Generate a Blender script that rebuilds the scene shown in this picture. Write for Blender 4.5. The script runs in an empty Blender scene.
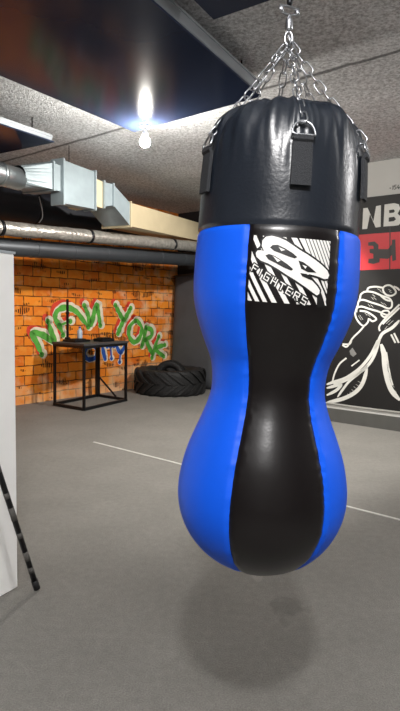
import bpy, bmesh, math, random
from mathutils import Vector, Matrix, noise
from mathutils.geometry import tessellate_polygon
random.seed(7)
S = bpy.context.scene
COL = S.collection
PI = math.pi
V = Vector

# ---------------------------------------------------------------- helpers
def lin(c):
    def f(x):
        x /= 255.0
        return x / 12.92 if x <= 0.04045 else ((x + 0.055) / 1.055) ** 2.4
    return (f(c[0]), f(c[1]), f(c[2]), 1.0)

def mat(name, rgb, rough=0.5, metal=0.0, var=0.0, vscale=8.0, bump=0.0, bscale=60.0, coat=0.0, spec=0.5):
    m = bpy.data.materials.new(name); m.use_nodes = True
    nt = m.node_tree; b = nt.nodes['Principled BSDF']
    b.inputs['Base Color'].default_value = lin(rgb)
    b.inputs['Roughness'].default_value = rough
    b.inputs['Metallic'].default_value = metal
    b.inputs['Coat Weight'].default_value = coat
    b.inputs['Specular IOR Level'].default_value = spec
    tc = nt.nodes.new('ShaderNodeTexCoord')
    if var > 0:
        n = nt.nodes.new('ShaderNodeTexNoise'); n.inputs['Scale'].default_value = vscale
        n.inputs['Detail'].default_value = 5
        nt.links.new(tc.outputs['Object'], n.inputs['Vector'])
        r = nt.nodes.new('ShaderNodeMapRange')
        r.inputs['From Min'].default_value = 0.3; r.inputs['From Max'].default_value = 0.7
        r.inputs['To Min'].default_value = 1 - var; r.inputs['To Max'].default_value = 1 + var
        nt.links.new(n.outputs['Fac'], r.inputs['Value'])
        mx = nt.nodes.new('ShaderNodeVectorMath'); mx.operation = 'SCALE'
        mx.inputs[0].default_value = lin(rgb)[:3]
        nt.links.new(r.outputs['Result'], mx.inputs['Scale'])
        nt.links.new(mx.outputs['Vector'], b.inputs['Base Color'])
    if bump > 0:
        n2 = nt.nodes.new('ShaderNodeTexNoise'); n2.inputs['Scale'].default_value = bscale
        n2.inputs['Detail'].default_value = 4
        nt.links.new(tc.outputs['Object'], n2.inputs['Vector'])
        bp = nt.nodes.new('ShaderNodeBump'); bp.inputs['Strength'].default_value = bump
        bp.inputs['Distance'].default_value = 0.01
        nt.links.new(n2.outputs['Fac'], bp.inputs['Height'])
        nt.links.new(bp.outputs['Normal'], b.inputs['Normal'])
    return m

def wpos(o):
    p = V((0, 0, 0))
    while o:
        p += o.location; o = o.parent
    return p

class MB:
    """Collects shapes in world coordinates and links them as one mesh object."""
    def __init__(s):
        s.v = []; s.f = []; s.sm = []; s.mi = []; s.uv = {}
    def add(s, vs, fs, smooth=False, mi=0):
        n = len(s.v); s.v += [V(p) for p in vs]
        for f in fs:
            s.f.append([n + i for i in f]); s.sm.append(smooth); s.mi.append(mi)
    def box(s, c, size, ax=None, mi=0, bev=0.0):
        c = V(c); x, y, zc = [q / 2 for q in size]
        X, Y, Z = ax if ax else (V((1, 0, 0)), V((0, 1, 0)), V((0, 0, 1)))
        bm = bmesh.new()
        bmesh.ops.create_cube(bm, size=2)
        for v in bm.verts: v.co = V((v.co.x * x, v.co.y * y, v.co.z * zc))
        if bev > 0:
            bmesh.ops.bevel(bm, geom=bm.edges[:], offset=bev, segments=2, affect='EDGES')
        bm.verts.ensure_lookup_table(); bm.verts.index_update()
        s.add([c + X * v.co.x + Y * v.co.y + Z * v.co.z for v in bm.verts], [[v.index for v in f.verts] for f in bm.faces], False, mi)
        bm.free(); return s
    def bar(s, a, b, w, h, mi=0, up=V((0, 0, 1)), bev=0.0):
        a, b = V(a), V(b); d = (b - a); L = d.length; d.normalize()
        if abs(d.dot(up)) > .99: up = V((0, 1, 0)) if abs(d.y) < .9 else V((1, 0, 0))
        X = d.cross(up).normalized(); Z = X.cross(d).normalized()
        return s.box((a + b) / 2, (w, L, h), (X, d, Z), mi, bev)
    def tube(s, pts, r, seg=10, closed=False, caps=True, mi=0, rs=None, wob=0.0):
        pts = [V(p) for p in pts]; n = len(pts); rings = []; base = len(s.v); vs = []; fs = []
        t0 = (pts[1] - pts[0]).normalized()
        up = V((0, 0, 1)) if abs(t0.z) < .9 else V((1, 0, 0))
        X = t0.cross(up).normalized()
        for i in range(n):
            if closed: t = pts[(i + 1) % n] - pts[i - 1]
            elif i == 0: t = pts[1] - pts[0]
            elif i == n - 1: t = pts[-1] - pts[-2]
            else: t = pts[i + 1] - pts[i - 1]
            t.normalize(); X = (X - t * X.dot(t)).normalized(); Y = t.cross(X)
            rr = rs[i] if rs else r
            for k in range(seg):
                a = 2 * PI * k / seg
                q = rr * (1 + wob * noise.noise(V((math.cos(a) * 2 + i * .9, math.sin(a) * 2, i * .7)))) if wob else rr
                vs.append(pts[i] + X * math.cos(a) * q + Y * math.sin(a) * q)
        m = n if closed else n - 1
        for i in range(m):
            for k in range(seg):
                a, b = i * seg + k, i * seg + (k + 1) % seg
                c, d = ((i + 1) % n) * seg + (k + 1) % seg, ((i + 1) % n) * seg + k
                fs.append([a, b, c, d])
        s.add(vs, fs, True, mi)
        if caps and not closed:
            s.add(vs[:seg], [list(range(seg))[::-1]], False, mi); s.add(vs[-seg:], [list(range(seg))], False, mi)
        return s
    def lathe(s, c, prof, seg=24, ax=None, mi=0, fn=None, caps=True):
        """prof: (radius, height) pairs about an axis through c."""
        c = V(c); X, Y, Z = ax if ax else (V((1, 0, 0)), V((0, 1, 0)), V((0, 0, 1)))
        vs = []; fs = []
        for i, (r, h) in enumerate(prof):
            for k in range(seg):
                a = 2 * PI * k / seg
                q = fn(i, a, r) if fn else r
                vs.append(c + X * math.cos(a) * q + Y * math.sin(a) * q + Z * h)
        for i in range(len(prof) - 1):
            for k in range(seg):
                fs.append([i * seg + k, i * seg + (k + 1) % seg, (i + 1) * seg + (k + 1) % seg, (i + 1) * seg + k])
        s.add(vs, fs, True, mi)
        return s
    def prism(s, poly, off, mi=0):
        """poly: 3-D outline, off: extrusion vector."""
        off = V(off); p = [V(q) for q in poly]; n = len(p)
        tri = tessellate_polygon([p])
        vs = p + [q + off for q in p]
        fs = [list(t) for t in tri] + [[i + n for i in t][::-1] for t in tri]
        fs += [[i, (i + 1) % n, n + (i + 1) % n, n + i] for i in range(n)]
        s.add(vs, fs, False, mi); return s
    def build(s, name, m, parent=None, recalc=True):
        me = bpy.data.meshes.new(name); o = wpos(parent)
        me.from_pydata([tuple(p - o) for p in s.v], [], s.f)
        me.polygons.foreach_set('use_smooth', s.sm); me.polygons.foreach_set('material_index', s.mi)
        for q in (m if isinstance(m, (list, tuple)) else [m]): me.materials.append(q)
        if recalc:
            bm = bmesh.new(); bm.from_mesh(me)
            bmesh.ops.remove_doubles(bm, verts=bm.verts[:], dist=1e-6)
            bmesh.ops.recalc_face_normals(bm, faces=bm.faces[:]); bm.to_mesh(me); bm.free()
        ob = bpy.data.objects.new(name, me); COL.objects.link(ob)
        if parent: ob.parent = parent
        return ob

def thing(name, label, cat, loc=(0, 0, 0), group=None):
    o = bpy.data.objects.new(name, None); COL.objects.link(o); o.location = loc
    o.empty_display_size = .1
    o['label'] = label; o['category'] = cat
    if group: o['group'] = group
    return o
def tag(o, label, cat, group=None):
    o['label'] = label; o['category'] = cat
    if group: o['group'] = group
    return o
def struct(o):
    o['kind'] = 'structure'; return o

def smooth_line(pts, k=6):
    """Catmull-Rom through 2-D points."""
    if len(pts) < 3: return [V(p) for p in pts]
    P = [V(p) for p in pts]; closed = (P[0] - P[-1]).length < 1e-6
    out = []
    for i in range(len(P) - 1):
        a = P[i - 1] if i > 0 else (P[-2] if closed else P[0])
        b, c = P[i], P[i + 1]
        d = P[i + 2] if i + 2 < len(P) else (P[1] if closed else P[-1])
        for j in range(k):
            t = j / k
            out.append(.5 * ((2 * b) + (c - a) * t + (2 * a - 5 * b + 4 * c - d) * t * t + (3 * b - a - 3 * c + d) * t ** 3))
    out.append(P[-1]); return out

def ribbon2d(pts, w, taper=True, wob=0.0):
    """Outline pairs of a brush stroke in 2-D; returns left and right lists."""
    n = len(pts); L = []; R = []
    for i, p in enumerate(pts):
        t = (pts[min(i + 1, n - 1)] - pts[max(i - 1, 0)])
        if t.length < 1e-9: t = V((1, 0))
        t.normalize(); nn = V((-t.y, t.x))
        q = w / 2
        if taper:
            e = min(i, n - 1 - i) / max(n - 1, 1)
            q *= min(1, .45 + e * 4)
        if wob: q *= 1 + wob * noise.noise(V((p.x * 9, p.y * 9, i * .3)))
        L.append(p + nn * q); R.append(p - nn * q)
    return L, R
def add_stroke(mb, pts, w, f, mi=0, taper=True, wob=0.0, dot=False, sm=True):
    """f maps a 2-D point to 3-D."""
    q = smooth_line(pts) if sm else [V(p) for p in pts]
    L, R = ribbon2d(q, w, taper, wob)
    n = len(q)
    mb.add([f(p) for p in L + R], [[i, i + 1, n + i + 1, n + i] for i in range(n - 1)], False, mi)
    if dot:
        for c in (q[0], q[-1]):
            k = 10; mb.add([f(c + V((math.cos(2 * PI * j / k), math.sin(2 * PI * j / k))) * w * .5) for j in range(k)], [list(range(k))], False, mi)

# ---------------------------------------------------------------- materials
def floor_material():
    m = mat('floor_carpet', (118, 117, 115), .85, spec=.25)
    nt = m.node_tree; b = nt.nodes['Principled BSDF']; tc = nt.nodes['Texture Coordinate']
    N = nt.nodes.new; Lk = nt.links.new
    def noi(sc, det=4):
        n = N('ShaderNodeTexNoise'); n.inputs['Scale'].default_value = sc; n.inputs['Detail'].default_value = det
        Lk(tc.outputs['Object'], n.inputs['Vector']); return n
    a = noi(160, 3); c = noi(2.2, 6); e = noi(26, 4)
    def mr(n, lo, hi, f0=.3, f1=.7):
        r = N('ShaderNodeMapRange'); r.inputs['From Min'].default_value = f0; r.inputs['From Max'].default_value = f1
        r.inputs['To Min'].default_value = lo; r.inputs['To Max'].default_value = hi; Lk(n.outputs[0], r.inputs['Value']); return r
    def mul(x, y):
        q = N('ShaderNodeMath'); q.operation = 'MULTIPLY'; Lk(x.outputs[0], q.inputs[0]); Lk(y.outputs[0], q.inputs[1]); return q
    k = mul(mul(mr(a, .80, 1.20), mr(c, .93, 1.07)), mr(e, .93, 1.07))
    # an old oval stain and a small worn light spot
    def blob(cx, cy, rx, ry, val):
        s = N('ShaderNodeVectorMath'); s.operation = 'SUBTRACT'; Lk(tc.outputs['Object'], s.inputs[0]); s.inputs[1].default_value = (cx, cy, 0)
        d = N('ShaderNodeVectorMath'); d.operation = 'DIVIDE'; Lk(s.outputs[0], d.inputs[0]); d.inputs[1].default_value = (rx, ry, 1)
        l = N('ShaderNodeVectorMath'); l.operation = 'LENGTH'; Lk(d.outputs[0], l.inputs[0])
        ad = N('ShaderNodeMath'); ad.operation = 'ADD'; Lk(l.outputs['Value'], ad.inputs[0])
        e2 = mr(noi(14), -.35, .35); Lk(e2.outputs[0], ad.inputs[1])
        return mr(ad, val, 1.0, .75, 1.1)
    k = mul(k, blob(.44, 2.47, .085, .08, .8))
    k = mul(k, blob(.3216, 2.7466, .03, .05, 1.22))
    k = mul(k, blob(.40, 2.33, .02, .03, .88))
    sc = N('ShaderNodeVectorMath'); sc.operation = 'SCALE'; sc.inputs[0].default_value = lin((126, 124, 119))[:3]
    Lk(k.outputs[0], sc.inputs['Scale']); Lk(sc.outputs[0], b.inputs['Base Color'])
    bp = N('ShaderNodeBump'); bp.inputs['Strength'].default_value = .35; bp.inputs['Distance'].default_value = .006
    Lk(a.outputs[0], bp.inputs['Height']); Lk(bp.outputs[0], b.inputs['Normal'])
    return m

def ceiling_material(u, joints):
    m = mat('sprayed_ceiling', (170, 168, 164), .9, spec=.2)
    nt = m.node_tree; b = nt.nodes['Principled BSDF']; tc = nt.nodes['Texture Coordinate']
    N = nt.nodes.new; Lk = nt.links.new
    vo = N('ShaderNodeTexNoise'); vo.inputs['Scale'].default_value = 42; vo.inputs['Detail'].default_value = 5; vo.inputs['Roughness'].default_value = .7
    Lk(tc.outputs['Object'], vo.inputs['Vector'])
    r = N('ShaderNodeMapRange'); r.inputs['From Min'].default_value = .36; r.inputs['From Max'].default_value = .60
    r.inputs['To Min'].default_value = .52; r.inputs['To Max'].default_value = 1.16; Lk(vo.outputs[0], r.inputs['Value'])
    lo = N('ShaderNodeTexNoise'); lo.inputs['Scale'].default_value = .9; Lk(tc.outputs['Object'], lo.inputs['Vector'])
    r2 = N('ShaderNodeMapRange'); r2.inputs['From Min'].default_value = .3; r2.inputs['From Max'].default_value = .7
    r2.inputs['To Min'].default_value = .85; r2.inputs['To Max'].default_value = 1.1; Lk(lo.outputs[0], r2.inputs['Value'])
    k = N('ShaderNodeMath'); k.operation = 'MULTIPLY'; Lk(r.outputs[0], k.inputs[0]); Lk(r2.outputs[0], k.inputs[1])
    dt = N('ShaderNodeVectorMath'); dt.operation = 'DOT_PRODUCT'; Lk(tc.outputs['Object'], dt.inputs[0]); dt.inputs[1].default_value = (u.x, u.y, 0)
    wn = N('ShaderNodeTexNoise'); wn.inputs['Scale'].default_value = 3; Lk(tc.outputs['Object'], wn.inputs['Vector'])
    wa = N('ShaderNodeMath'); wa.operation = 'MULTIPLY_ADD'; Lk(wn.outputs[0], wa.inputs[0]); wa.inputs[1].default_value = .05; Lk(dt.outputs['Value'], wa.inputs[2])
    cur = k
    for j in joints:
        s = N('ShaderNodeMath'); s.operation = 'SUBTRACT'; Lk(wa.outputs[0], s.inputs[0]); s.inputs[1].default_value = j + .025
        ab = N('ShaderNodeMath'); ab.operation = 'ABSOLUTE'; Lk(s.outputs[0], ab.inputs[0])
        g = N('ShaderNodeMapRange'); g.inputs['From Min'].default_value = .012; g.inputs['From Max'].default_value = .03
        g.inputs['To Min'].default_value = .3; g.inputs['To Max'].default_value = 1; Lk(ab.outputs[0], g.inputs['Value'])
        q = N('ShaderNodeMath'); q.operation = 'MULTIPLY'; Lk(cur.outputs[0], q.inputs[0]); Lk(g.outputs[0], q.inputs[1]); cur = q
    sc = N('ShaderNodeVectorMath'); sc.operation = 'SCALE'; sc.inputs[0].default_value = lin((220, 222, 224))[:3]
    Lk(cur.outputs[0], sc.inputs['Scale']); Lk(sc.outputs[0], b.inputs['Base Color'])
    bp = N('ShaderNodeBump'); bp.inputs['Strength'].default_value = .8; bp.inputs['Distance'].default_value = .03
    Lk(vo.outputs[0], bp.inputs['Height']); Lk(bp.outputs[0], b.inputs['Normal'])
    return m

def brick_material():
    m = mat('orange_brick', (205, 120, 45), .85, spec=.25)
    nt = m.node_tree; b = nt.nodes['Principled BSDF']; N = nt.nodes.new; Lk = nt.links.new
    uv = N('ShaderNodeUVMap'); uv.uv_map = 'UVMap'
    wn = N('ShaderNodeTexNoise'); wn.inputs['Scale'].default_value = 5; Lk(uv.outputs[0], wn.inputs['Vector'])
    wv = N('ShaderNodeVectorMath'); wv.operation = 'MULTIPLY_ADD'; Lk(wn.outputs['Color'], wv.inputs[0]); wv.inputs[1].default_value = (.03, .03, 0); Lk(uv.outputs[0], wv.inputs[2])
    bt = N('ShaderNodeTexBrick'); Lk(wv.outputs[0], bt.inputs['Vector'])
    bt.inputs['Scale'].default_value = 1; bt.inputs['Brick Width'].default_value = .31; bt.inputs['Row Height'].default_value = .143
    bt.inputs['Mortar Size'].default_value = .008; bt.inputs['Mortar Smooth'].default_value = .3; bt.inputs['Bias'].default_value = 0
    bt.inputs['Color1'].default_value = lin((240, 142, 40)); bt.inputs['Color2'].default_value = lin((216, 108, 32)); bt.inputs['Mortar'].default_value = lin((88, 50, 22))
    def noi(sc, vec, det=5):
        n = N('ShaderNodeTexNoise'); n.inputs['Scale'].default_value = sc; n.inputs['Detail'].default_value = det; Lk(vec.outputs[0], n.inputs['Vector']); return n
    def mr(o, f0, f1, lo, hi):
        r = N('ShaderNodeMapRange'); r.inputs['From Min'].default_value = f0; r.inputs['From Max'].default_value = f1
        r.inputs['To Min'].default_value = lo; r.inputs['To Max'].default_value = hi; Lk(o, r.inputs['Value']); return r
    def mixc(fac, c0, rgb):
        x = N('ShaderNodeMix'); x.data_type = 'RGBA'; Lk(fac, x.inputs[0]); Lk(c0, x.inputs[6]); x.inputs[7].default_value = lin(rgb); return x.outputs[2]
    n1 = noi(7, uv)
    c = mixc(mr(n1.outputs[0], .48, .72, 0, .7).outputs[0], bt.outputs['Color'], (236, 160, 70))
    # pale lime wash: more towards the floor and towards the corner
    sp = N('ShaderNodeSeparateXYZ'); Lk(uv.outputs[0], sp.inputs[0])
    n2 = noi(4.5, uv, 7)
    low = mr(sp.outputs['Y'], 0, .55, .26, 0); far = mr(sp.outputs['X'], 1.2, 3.4, 0, .16)
    ad = N('ShaderNodeMath'); ad.operation = 'ADD'; Lk(low.outputs[0], ad.inputs[0]); Lk(far.outputs[0], ad.inputs[1])
    ad2 = N('ShaderNodeMath'); ad2.operation = 'ADD'; Lk(ad.outputs[0], ad2.inputs[0]); Lk(n2.outputs[0], ad2.inputs[1])
    c = mixc(mr(ad2.outputs[0], .58, .85, 0, .75).outputs[0], c, (226, 190, 150))
    # broken faces: dark slots of the hollow bricks showing
    pv = N('ShaderNodeMapping'); pv.inputs['Scale'].default_value = (1.6, 3.4, 1); Lk(uv.outputs[0], pv.inputs[0])
    n3 = noi(1.7, pv, 2)
    wv2 = N('ShaderNodeTexWave'); wv2.inputs['Scale'].default_value = 9; wv2.inputs['Distortion'].default_value = 2.5; wv2.inputs['Detail'].default_value = 2
    Lk(uv.outputs[0], wv2.inputs['Vector'])
    hole = mr(n3.outputs[0], .585, .63, 0, 1); comb = mr(wv2.outputs[0], .25, .6, 0, 1)
    hm = N('ShaderNodeMath'); hm.operation = 'MULTIPLY'; Lk(hole.outputs[0], hm.inputs[0]); Lk(comb.outputs[0], hm.inputs[1])
    c = mixc(hm.outputs[0], c, (52, 26, 14))
    Lk(c, b.inputs['Base Color'])
    hh = N('ShaderNodeMath'); hh.operation = 'ADD'; Lk(bt.outputs['Fac'], hh.inputs[0]); Lk(hm.outputs[0], hh.inputs[1])
    h2 = N('ShaderNodeMath'); h2.operation = 'MULTIPLY_ADD'; Lk(n1.outputs[0], h2.inputs[0]); h2.inputs[1].default_value = -.6; Lk(hh.outputs[0], h2.inputs[2])
    bp = N('ShaderNodeBump'); bp.invert = True; bp.inputs['Strength'].default_value = .7; bp.inputs['Distance'].default_value = .015
    Lk(h2.outputs[0], bp.inputs['Height']); Lk(bp.outputs[0], b.inputs['Normal'])
    return m

U = V((.6198, .7848, 0)); W = V((.7848, -.6198, 0)); Z = V((0, 0, 1))
A0 = V((-2.61, 7.608, 0)); RC = V((2.1, 6.58, 0)); CZ = 3.2
M = dict(
    floor=floor_material(), ceil=ceiling_material(U, [3.872]), brick=brick_material(),
    plaster=mat('white_plaster', (196, 196, 192), .8, var=.04, vscale=2, bump=.1),
    dark_wall=mat('dark_painted_wall', (26, 27, 30), .8, var=.15),
    grey_wall=mat('grey_wall', (150, 148, 144), .85, var=.05, vscale=1),
    line=mat('white_line_paint', (196, 196, 190), .7, var=.15, vscale=12),
    vinyl=mat('black_vinyl', (25, 30, 38), .31, var=.1, vscale=5, bump=.06, bscale=140, spec=.5),
    vinyl_panel=mat('black_panel_vinyl', (15, 11, 12), .28, var=.12, vscale=5, bump=.02, bscale=200, spec=.5),
    blue=mat('blue_vinyl', (9, 86, 220), .5, var=.04, vscale=4, bump=.02, bscale=160, spec=.25),
    web=mat('black_webbing', (34, 36, 40), .75, bump=.4, bscale=500),
    zinc=mat('zinc_chain', (182, 184, 188), .3, 1.0, var=.1, vscale=40),
    dark_steel=mat('dark_steel', (40, 41, 44), .45, .8),
    print_white=mat('white_print', (226, 224, 220), .5),
    print_black=mat('black_print', (20, 20, 21), .45),
    film=mat('dark_glossy_film', (36, 45, 66), .13, spec=.3, var=.12, vscale=1.2, bump=.02, bscale=1.6),
    alu=mat('aluminium_edge', (176, 182, 188), .4, .7),
    galv=mat('galvanised_sheet', (136, 148, 153), .40, .15, var=.1, vscale=6),
    pipe=mat('galvanised_pipe', (176, 184, 188), .33, .92, var=.1, vscale=6),
    cream_duct=mat('cream_duct_sheet', (196, 182, 150), .5, .25, var=.06, vscale=4),
    foil=mat('crinkled_foil', (168, 164, 157), .34, .6, var=.25, vscale=22, bump=1.0, bscale=26),
    spiral=mat('dark_grey_pipe_sheet', (66, 69, 73), .45, .5, var=.1, vscale=3),
    black_duct=mat('black_duct_sleeve', (20, 24, 34), .55, var=.1),
    cable=mat('pale_cable', (190, 190, 190), .5),
    board=mat('white_board', (250, 249, 246), .55, var=.02),
    pole=mat('black_worn_pole', (26, 26, 27), .45, .3, var=.2, vscale=20),
    tape=mat('grey_worn_tape', (88, 86, 82), .7, var=.3, vscale=40),
    black_metal=mat('black_metal', (18, 18, 20), .5, .2),
    table_wood=mat('dark_table_board', (66, 65, 66), .55, var=.15, vscale=14),
    plastic=mat('black_plastic', (20, 20, 22), .45),
    bottle=mat('pale_bottle_plastic', (170, 184, 200), .25),
    cap=mat('blue_cap', (60, 90, 160), .4),
    rubber=mat('tyre_rubber', (24, 24, 25), .7, var=.2, vscale=9, bump=.3, bscale=40),
    pad=mat('charcoal_pad_cover', (72, 74, 78), .7, var=.12, vscale=3, bump=.1, bscale=30),
    banner=mat('banner_cloth', (18, 18, 18), .55, var=.1, vscale=2),
    red=mat('banner_red', (206, 44, 52), .5, var=.05, vscale=2),
    banner_white=mat('banner_white_ink', (214, 214, 208), .5, var=.05, vscale=9),
    banner_dark=mat('banner_dark_ink', (46, 42, 42), .5),
    banner_grey=mat('banner_grey_mark', (120, 120, 118), .6),
    spray_green=mat('green_spray_paint', (84, 160, 58), .6, var=.3, vscale=9),
    spray_white=mat('white_spray_paint', (226, 214, 190), .6, var=.15, vscale=9),
    spray_red=mat('red_spray_paint', (210, 62, 36), .7, var=.2, vscale=9),
    spray_blue=mat('blue_spray_paint', (38, 84, 170), .6, var=.25, vscale=9),
)
bulb = bpy.data.materials.new('lit_bulb'); bulb.use_nodes = True
e = bulb.node_tree.nodes['Principled BSDF']
e.inputs['Emission Color'].default_value = (1, .95, .87, 1); e.inputs['Emission Strength'].default_value = 1300
M['bulb'] = bulb

# ---------------------------------------------------------------- room shell
CORNER = A0 + U * 3.48
room = [A0 - U * 5.0, CORNER, CORNER + W * 2.55, RC - W * 1.15, RC + W * 4.3, V((5.47, -3.4, 0)), V((-4.4, -3.4, 0))]
def slab(name, z0, z1, m):
    b = MB(); cx = sum(room, V()) / len(room)
    out = [cx + (p - cx) * 1.04 for p in room]
    b.prism([p + Z * z0 for p in out], (0, 0, z1 - z0)); return struct(b.build(name, m))
fl = slab('floor', -.1, 0, M['floor'])
ce = slab('ceiling', CZ, CZ + .12, M['ceil'])
def wall(name, a, b_, m, h=CZ, t=.12):
    a, b_ = V(a), V(b_); d = (b_ - a).normalized(); n = V((-d.y, d.x, 0))   # room is to the right of a -> b
    mb = MB(); mb.prism([a, b_, b_ + n * t, a + n * t], (0, 0, h)); o = mb.build(name, m); struct(o)
    me = o.data; uvl = me.uv_layers.new(name='UVMap')
    for lp in me.loops:
        p = me.vertices[lp.vertex_index].co; uvl.data[lp.index].uv = ((p - A0).dot(d) if name == 'wall_back' else (p - a).dot(d), p.z)
    return o
wb = wall('wall_back', room[0], room[1], M['brick'])
wall('wall_alcove', room[1], room[2], M['dark_wall'])
wall('wall_end', room[2], room[3], M['dark_wall'])
wr = wall('wall_right', room[3], room[4], M['plaster'])
wall('wall_side', room[4], room[5], M['grey_wall'])
wall('wall_rear', room[5], room[6], M['grey_wall'])
wall('wall_left', room[6], room[0], M['grey_wall'])
# grey strip along the foot of the banner wall
b = MB(); b.prism([room[3] - U * .012, room[4] - U * .012, room[4] - U * .001, room[3] - U * .001], (0, 0, .17))
struct(b.build('baseboard_right', mat('grey_baseboard', (84, 84, 81), .8, var=.05)))
# thin painted line on the floor
b = MB(); l0 = V((-1.10, 5.575, 0)); l1 = V((2.6, 2.59, 0)); d = (l1 - l0).normalized(); n = V((-d.y, d.x, 0)) * .013
b.prism([l0 - n, l1 - n, l1 + n, l0 + n], (0, 0, .003))
ln = b.build('trim_1', M['line']); struct(ln)

# ---------------------------------------------------------------- graffiti on the brick wall
FIST = [(0.016,[(-0.086,1.665),(-0.071,1.706),(0.01,1.719),(0.106,1.704)]),(0.016,[(0.119,1.719),(0.179,1.734),(0.236,1.696),(0.26,1.645),(0.213,1.61),(0.146,1.623),(0.107,1.675),(0.119,1.719)]),(0.016,[(0.23,1.718),(0.269,1.702),(0.303,1.673)]),(0.016,[(-0.172,1.581),(-0.162,1.629),(-0.104,1.661),(-0.006,1.651),(0.095,1.61),(0.186,1.579),(0.222,1.53)]),(0.016,[(-0.197,1.5),(-0.185,1.546),(-0.128,1.56),(-0.028,1.529),(0.084,1.496),(0.18,1.459),(0.219,1.481),(0.221,1.534)]),(0.016,[(0.083,1.61),(0.142,1.565),(0.199,1.548)]),(0.016,[(-0.212,1.408),(-0.205,1.459),(-0.148,1.478),(-0.043,1.449),(0.064,1.421),(0.162,1.382),(0.196,1.405),(0.173,1.432),(0.119,1.426),(0.098,1.39),(0.136,1.355),(0.18,1.374)]),(0.016,[(-0.17,1.427),(-0.079,1.414),(0.012,1.361),(0.041,1.326),(-0.004,1.302),(-0.043,1.328)]),(0.016,[(-0.215,1.459),(-0.228,1.389),(-0.194,1.308),(-0.119,1.243),(-0.064,1.286),(-0.052,1.337)]),(0.016,[(-0.172,1.581),(-0.185,1.546)]),(0.016,[(-0.197,1.5),(-0.21,1.459)]),(0.016,[(-0.098,1.253),(-0.154,1.182),(-0.247,1.085),(-0.316,0.976),(-0.379,0.996)]),(0.016,[(0.311,1.508),(0.237,1.43),(0.141,1.328),(0.082,1.241),(0.091,1.187)]),(0.016,[(0.313,1.469),(0.207,1.363),(0.121,1.271)]),(0.016,[(0.228,1.152),(0.284,1.054)]),(0.016,[(0.261,1.169),(0.324,1.056)])]
ARM = [(0.03,[(0.067,1.077),(0.012,0.928),(-0.07,0.799),(-0.167,0.692),(-0.319,0.578),(-0.478,0.512),(-0.571,0.471)]),(0.03,[(0.101,1.098),(0.032,0.88),(-0.047,0.752),(-0.165,0.647),(-0.344,0.537),(-0.477,0.481)]),(0.024,[(-0.043,0.764),(-0.128,0.67),(-0.265,0.545),(-0.345,0.435),(-0.416,0.324)]),(0.04,[(-0.046,0.727),(-0.089,0.549),(-0.176,0.42),(-0.335,0.316),(-0.556,0.238)]),(0.03,[(-0.569,0.425),(-0.449,0.468),(-0.375,0.491),(-0.433,0.413),(-0.565,0.331)]),(0.016,[(-0.317,0.832),(-0.407,0.749),(-0.469,0.616),(-0.492,0.51)]),(0.016,[(-0.377,1.005),(-0.285,1.01),(-0.261,1.061)]),(0.05,[(0.114,1.031),(0.153,0.912),(0.169,0.768),(0.211,0.602),(0.27,0.475),(0.369,0.378)]),(0.014,[(0.181,0.938),(0.218,0.748)]),(0.014,[(0.201,0.819),(0.248,0.63)]),(0.014,[(0.221,0.7),(0.276,0.548)]),(0.03,[(-0.247,0.736),(-0.147,0.819)]),(0.03,[(0.319,1.322),(0.235,1.231),(0.125,1.158),(0.075,1.053),(0.032,0.954)]),(0.012,[(-0.564,0.235),(-0.07,0.232),(0.371,0.234)])]
BLOB = [[(-0.281,0.922),(-0.244,0.967),(-0.208,0.919),(-0.186,0.891),(-0.231,0.853),(-0.266,0.881)]]
NB = [[(-0.182,2.416),(-0.18,2.666),(-0.126,2.666),(-0.047,2.499),(-0.022,2.674),(0.036,2.68),(0.044,2.426),(-0.017,2.423),(-0.093,2.589),(-0.121,2.415)],[(0.078,2.427),(0.079,2.683),(0.192,2.687),(0.245,2.668),(0.267,2.617),(0.237,2.562),(0.283,2.519),(0.29,2.461),(0.257,2.429),(0.204,2.425)]]
BH = [[(0.136,2.611),(0.189,2.615),(0.206,2.594),(0.191,2.578),(0.141,2.577)],[(0.138,2.526),(0.201,2.529),(0.222,2.499),(0.199,2.48),(0.138,2.477)]]
RED = [[(-0.196,2.35),(0.285,2.355),(0.306,1.935),(-0.181,1.917)]]
DK = [[(-0.099,2.253),(-0.02,2.258),(0.027,2.215),(0.029,2.165),(0.147,2.158),(0.188,2.215),(0.186,2.264),(0.225,2.267),(0.245,2.026),(0.204,2.013),(0.194,2.087),(0.152,2.043),(0.051,2.054),(0.049,2.008),(-0.024,1.991),(-0.088,2.005),(-0.086,2.054),(-0.027,2.057),(-0.03,2.112),(-0.076,2.126),(-0.078,2.171),(-0.026,2.172),(-0.034,2.208),(-0.097,2.212)],[(0.151,2.414),(0.163,2.413),(0.183,1.91),(0.171,1.91)]]
S154 = [[(0.124,2.869),(0.14,2.869)],[(0.157,2.886),(0.166,2.895),(0.164,2.847)],[(0.203,2.896),(0.182,2.895),(0.181,2.876),(0.198,2.875),(0.201,2.856),(0.18,2.849)],[(0.227,2.895),(0.213,2.862),(0.244,2.864)],[(0.233,2.875),(0.231,2.846)]]
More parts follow.
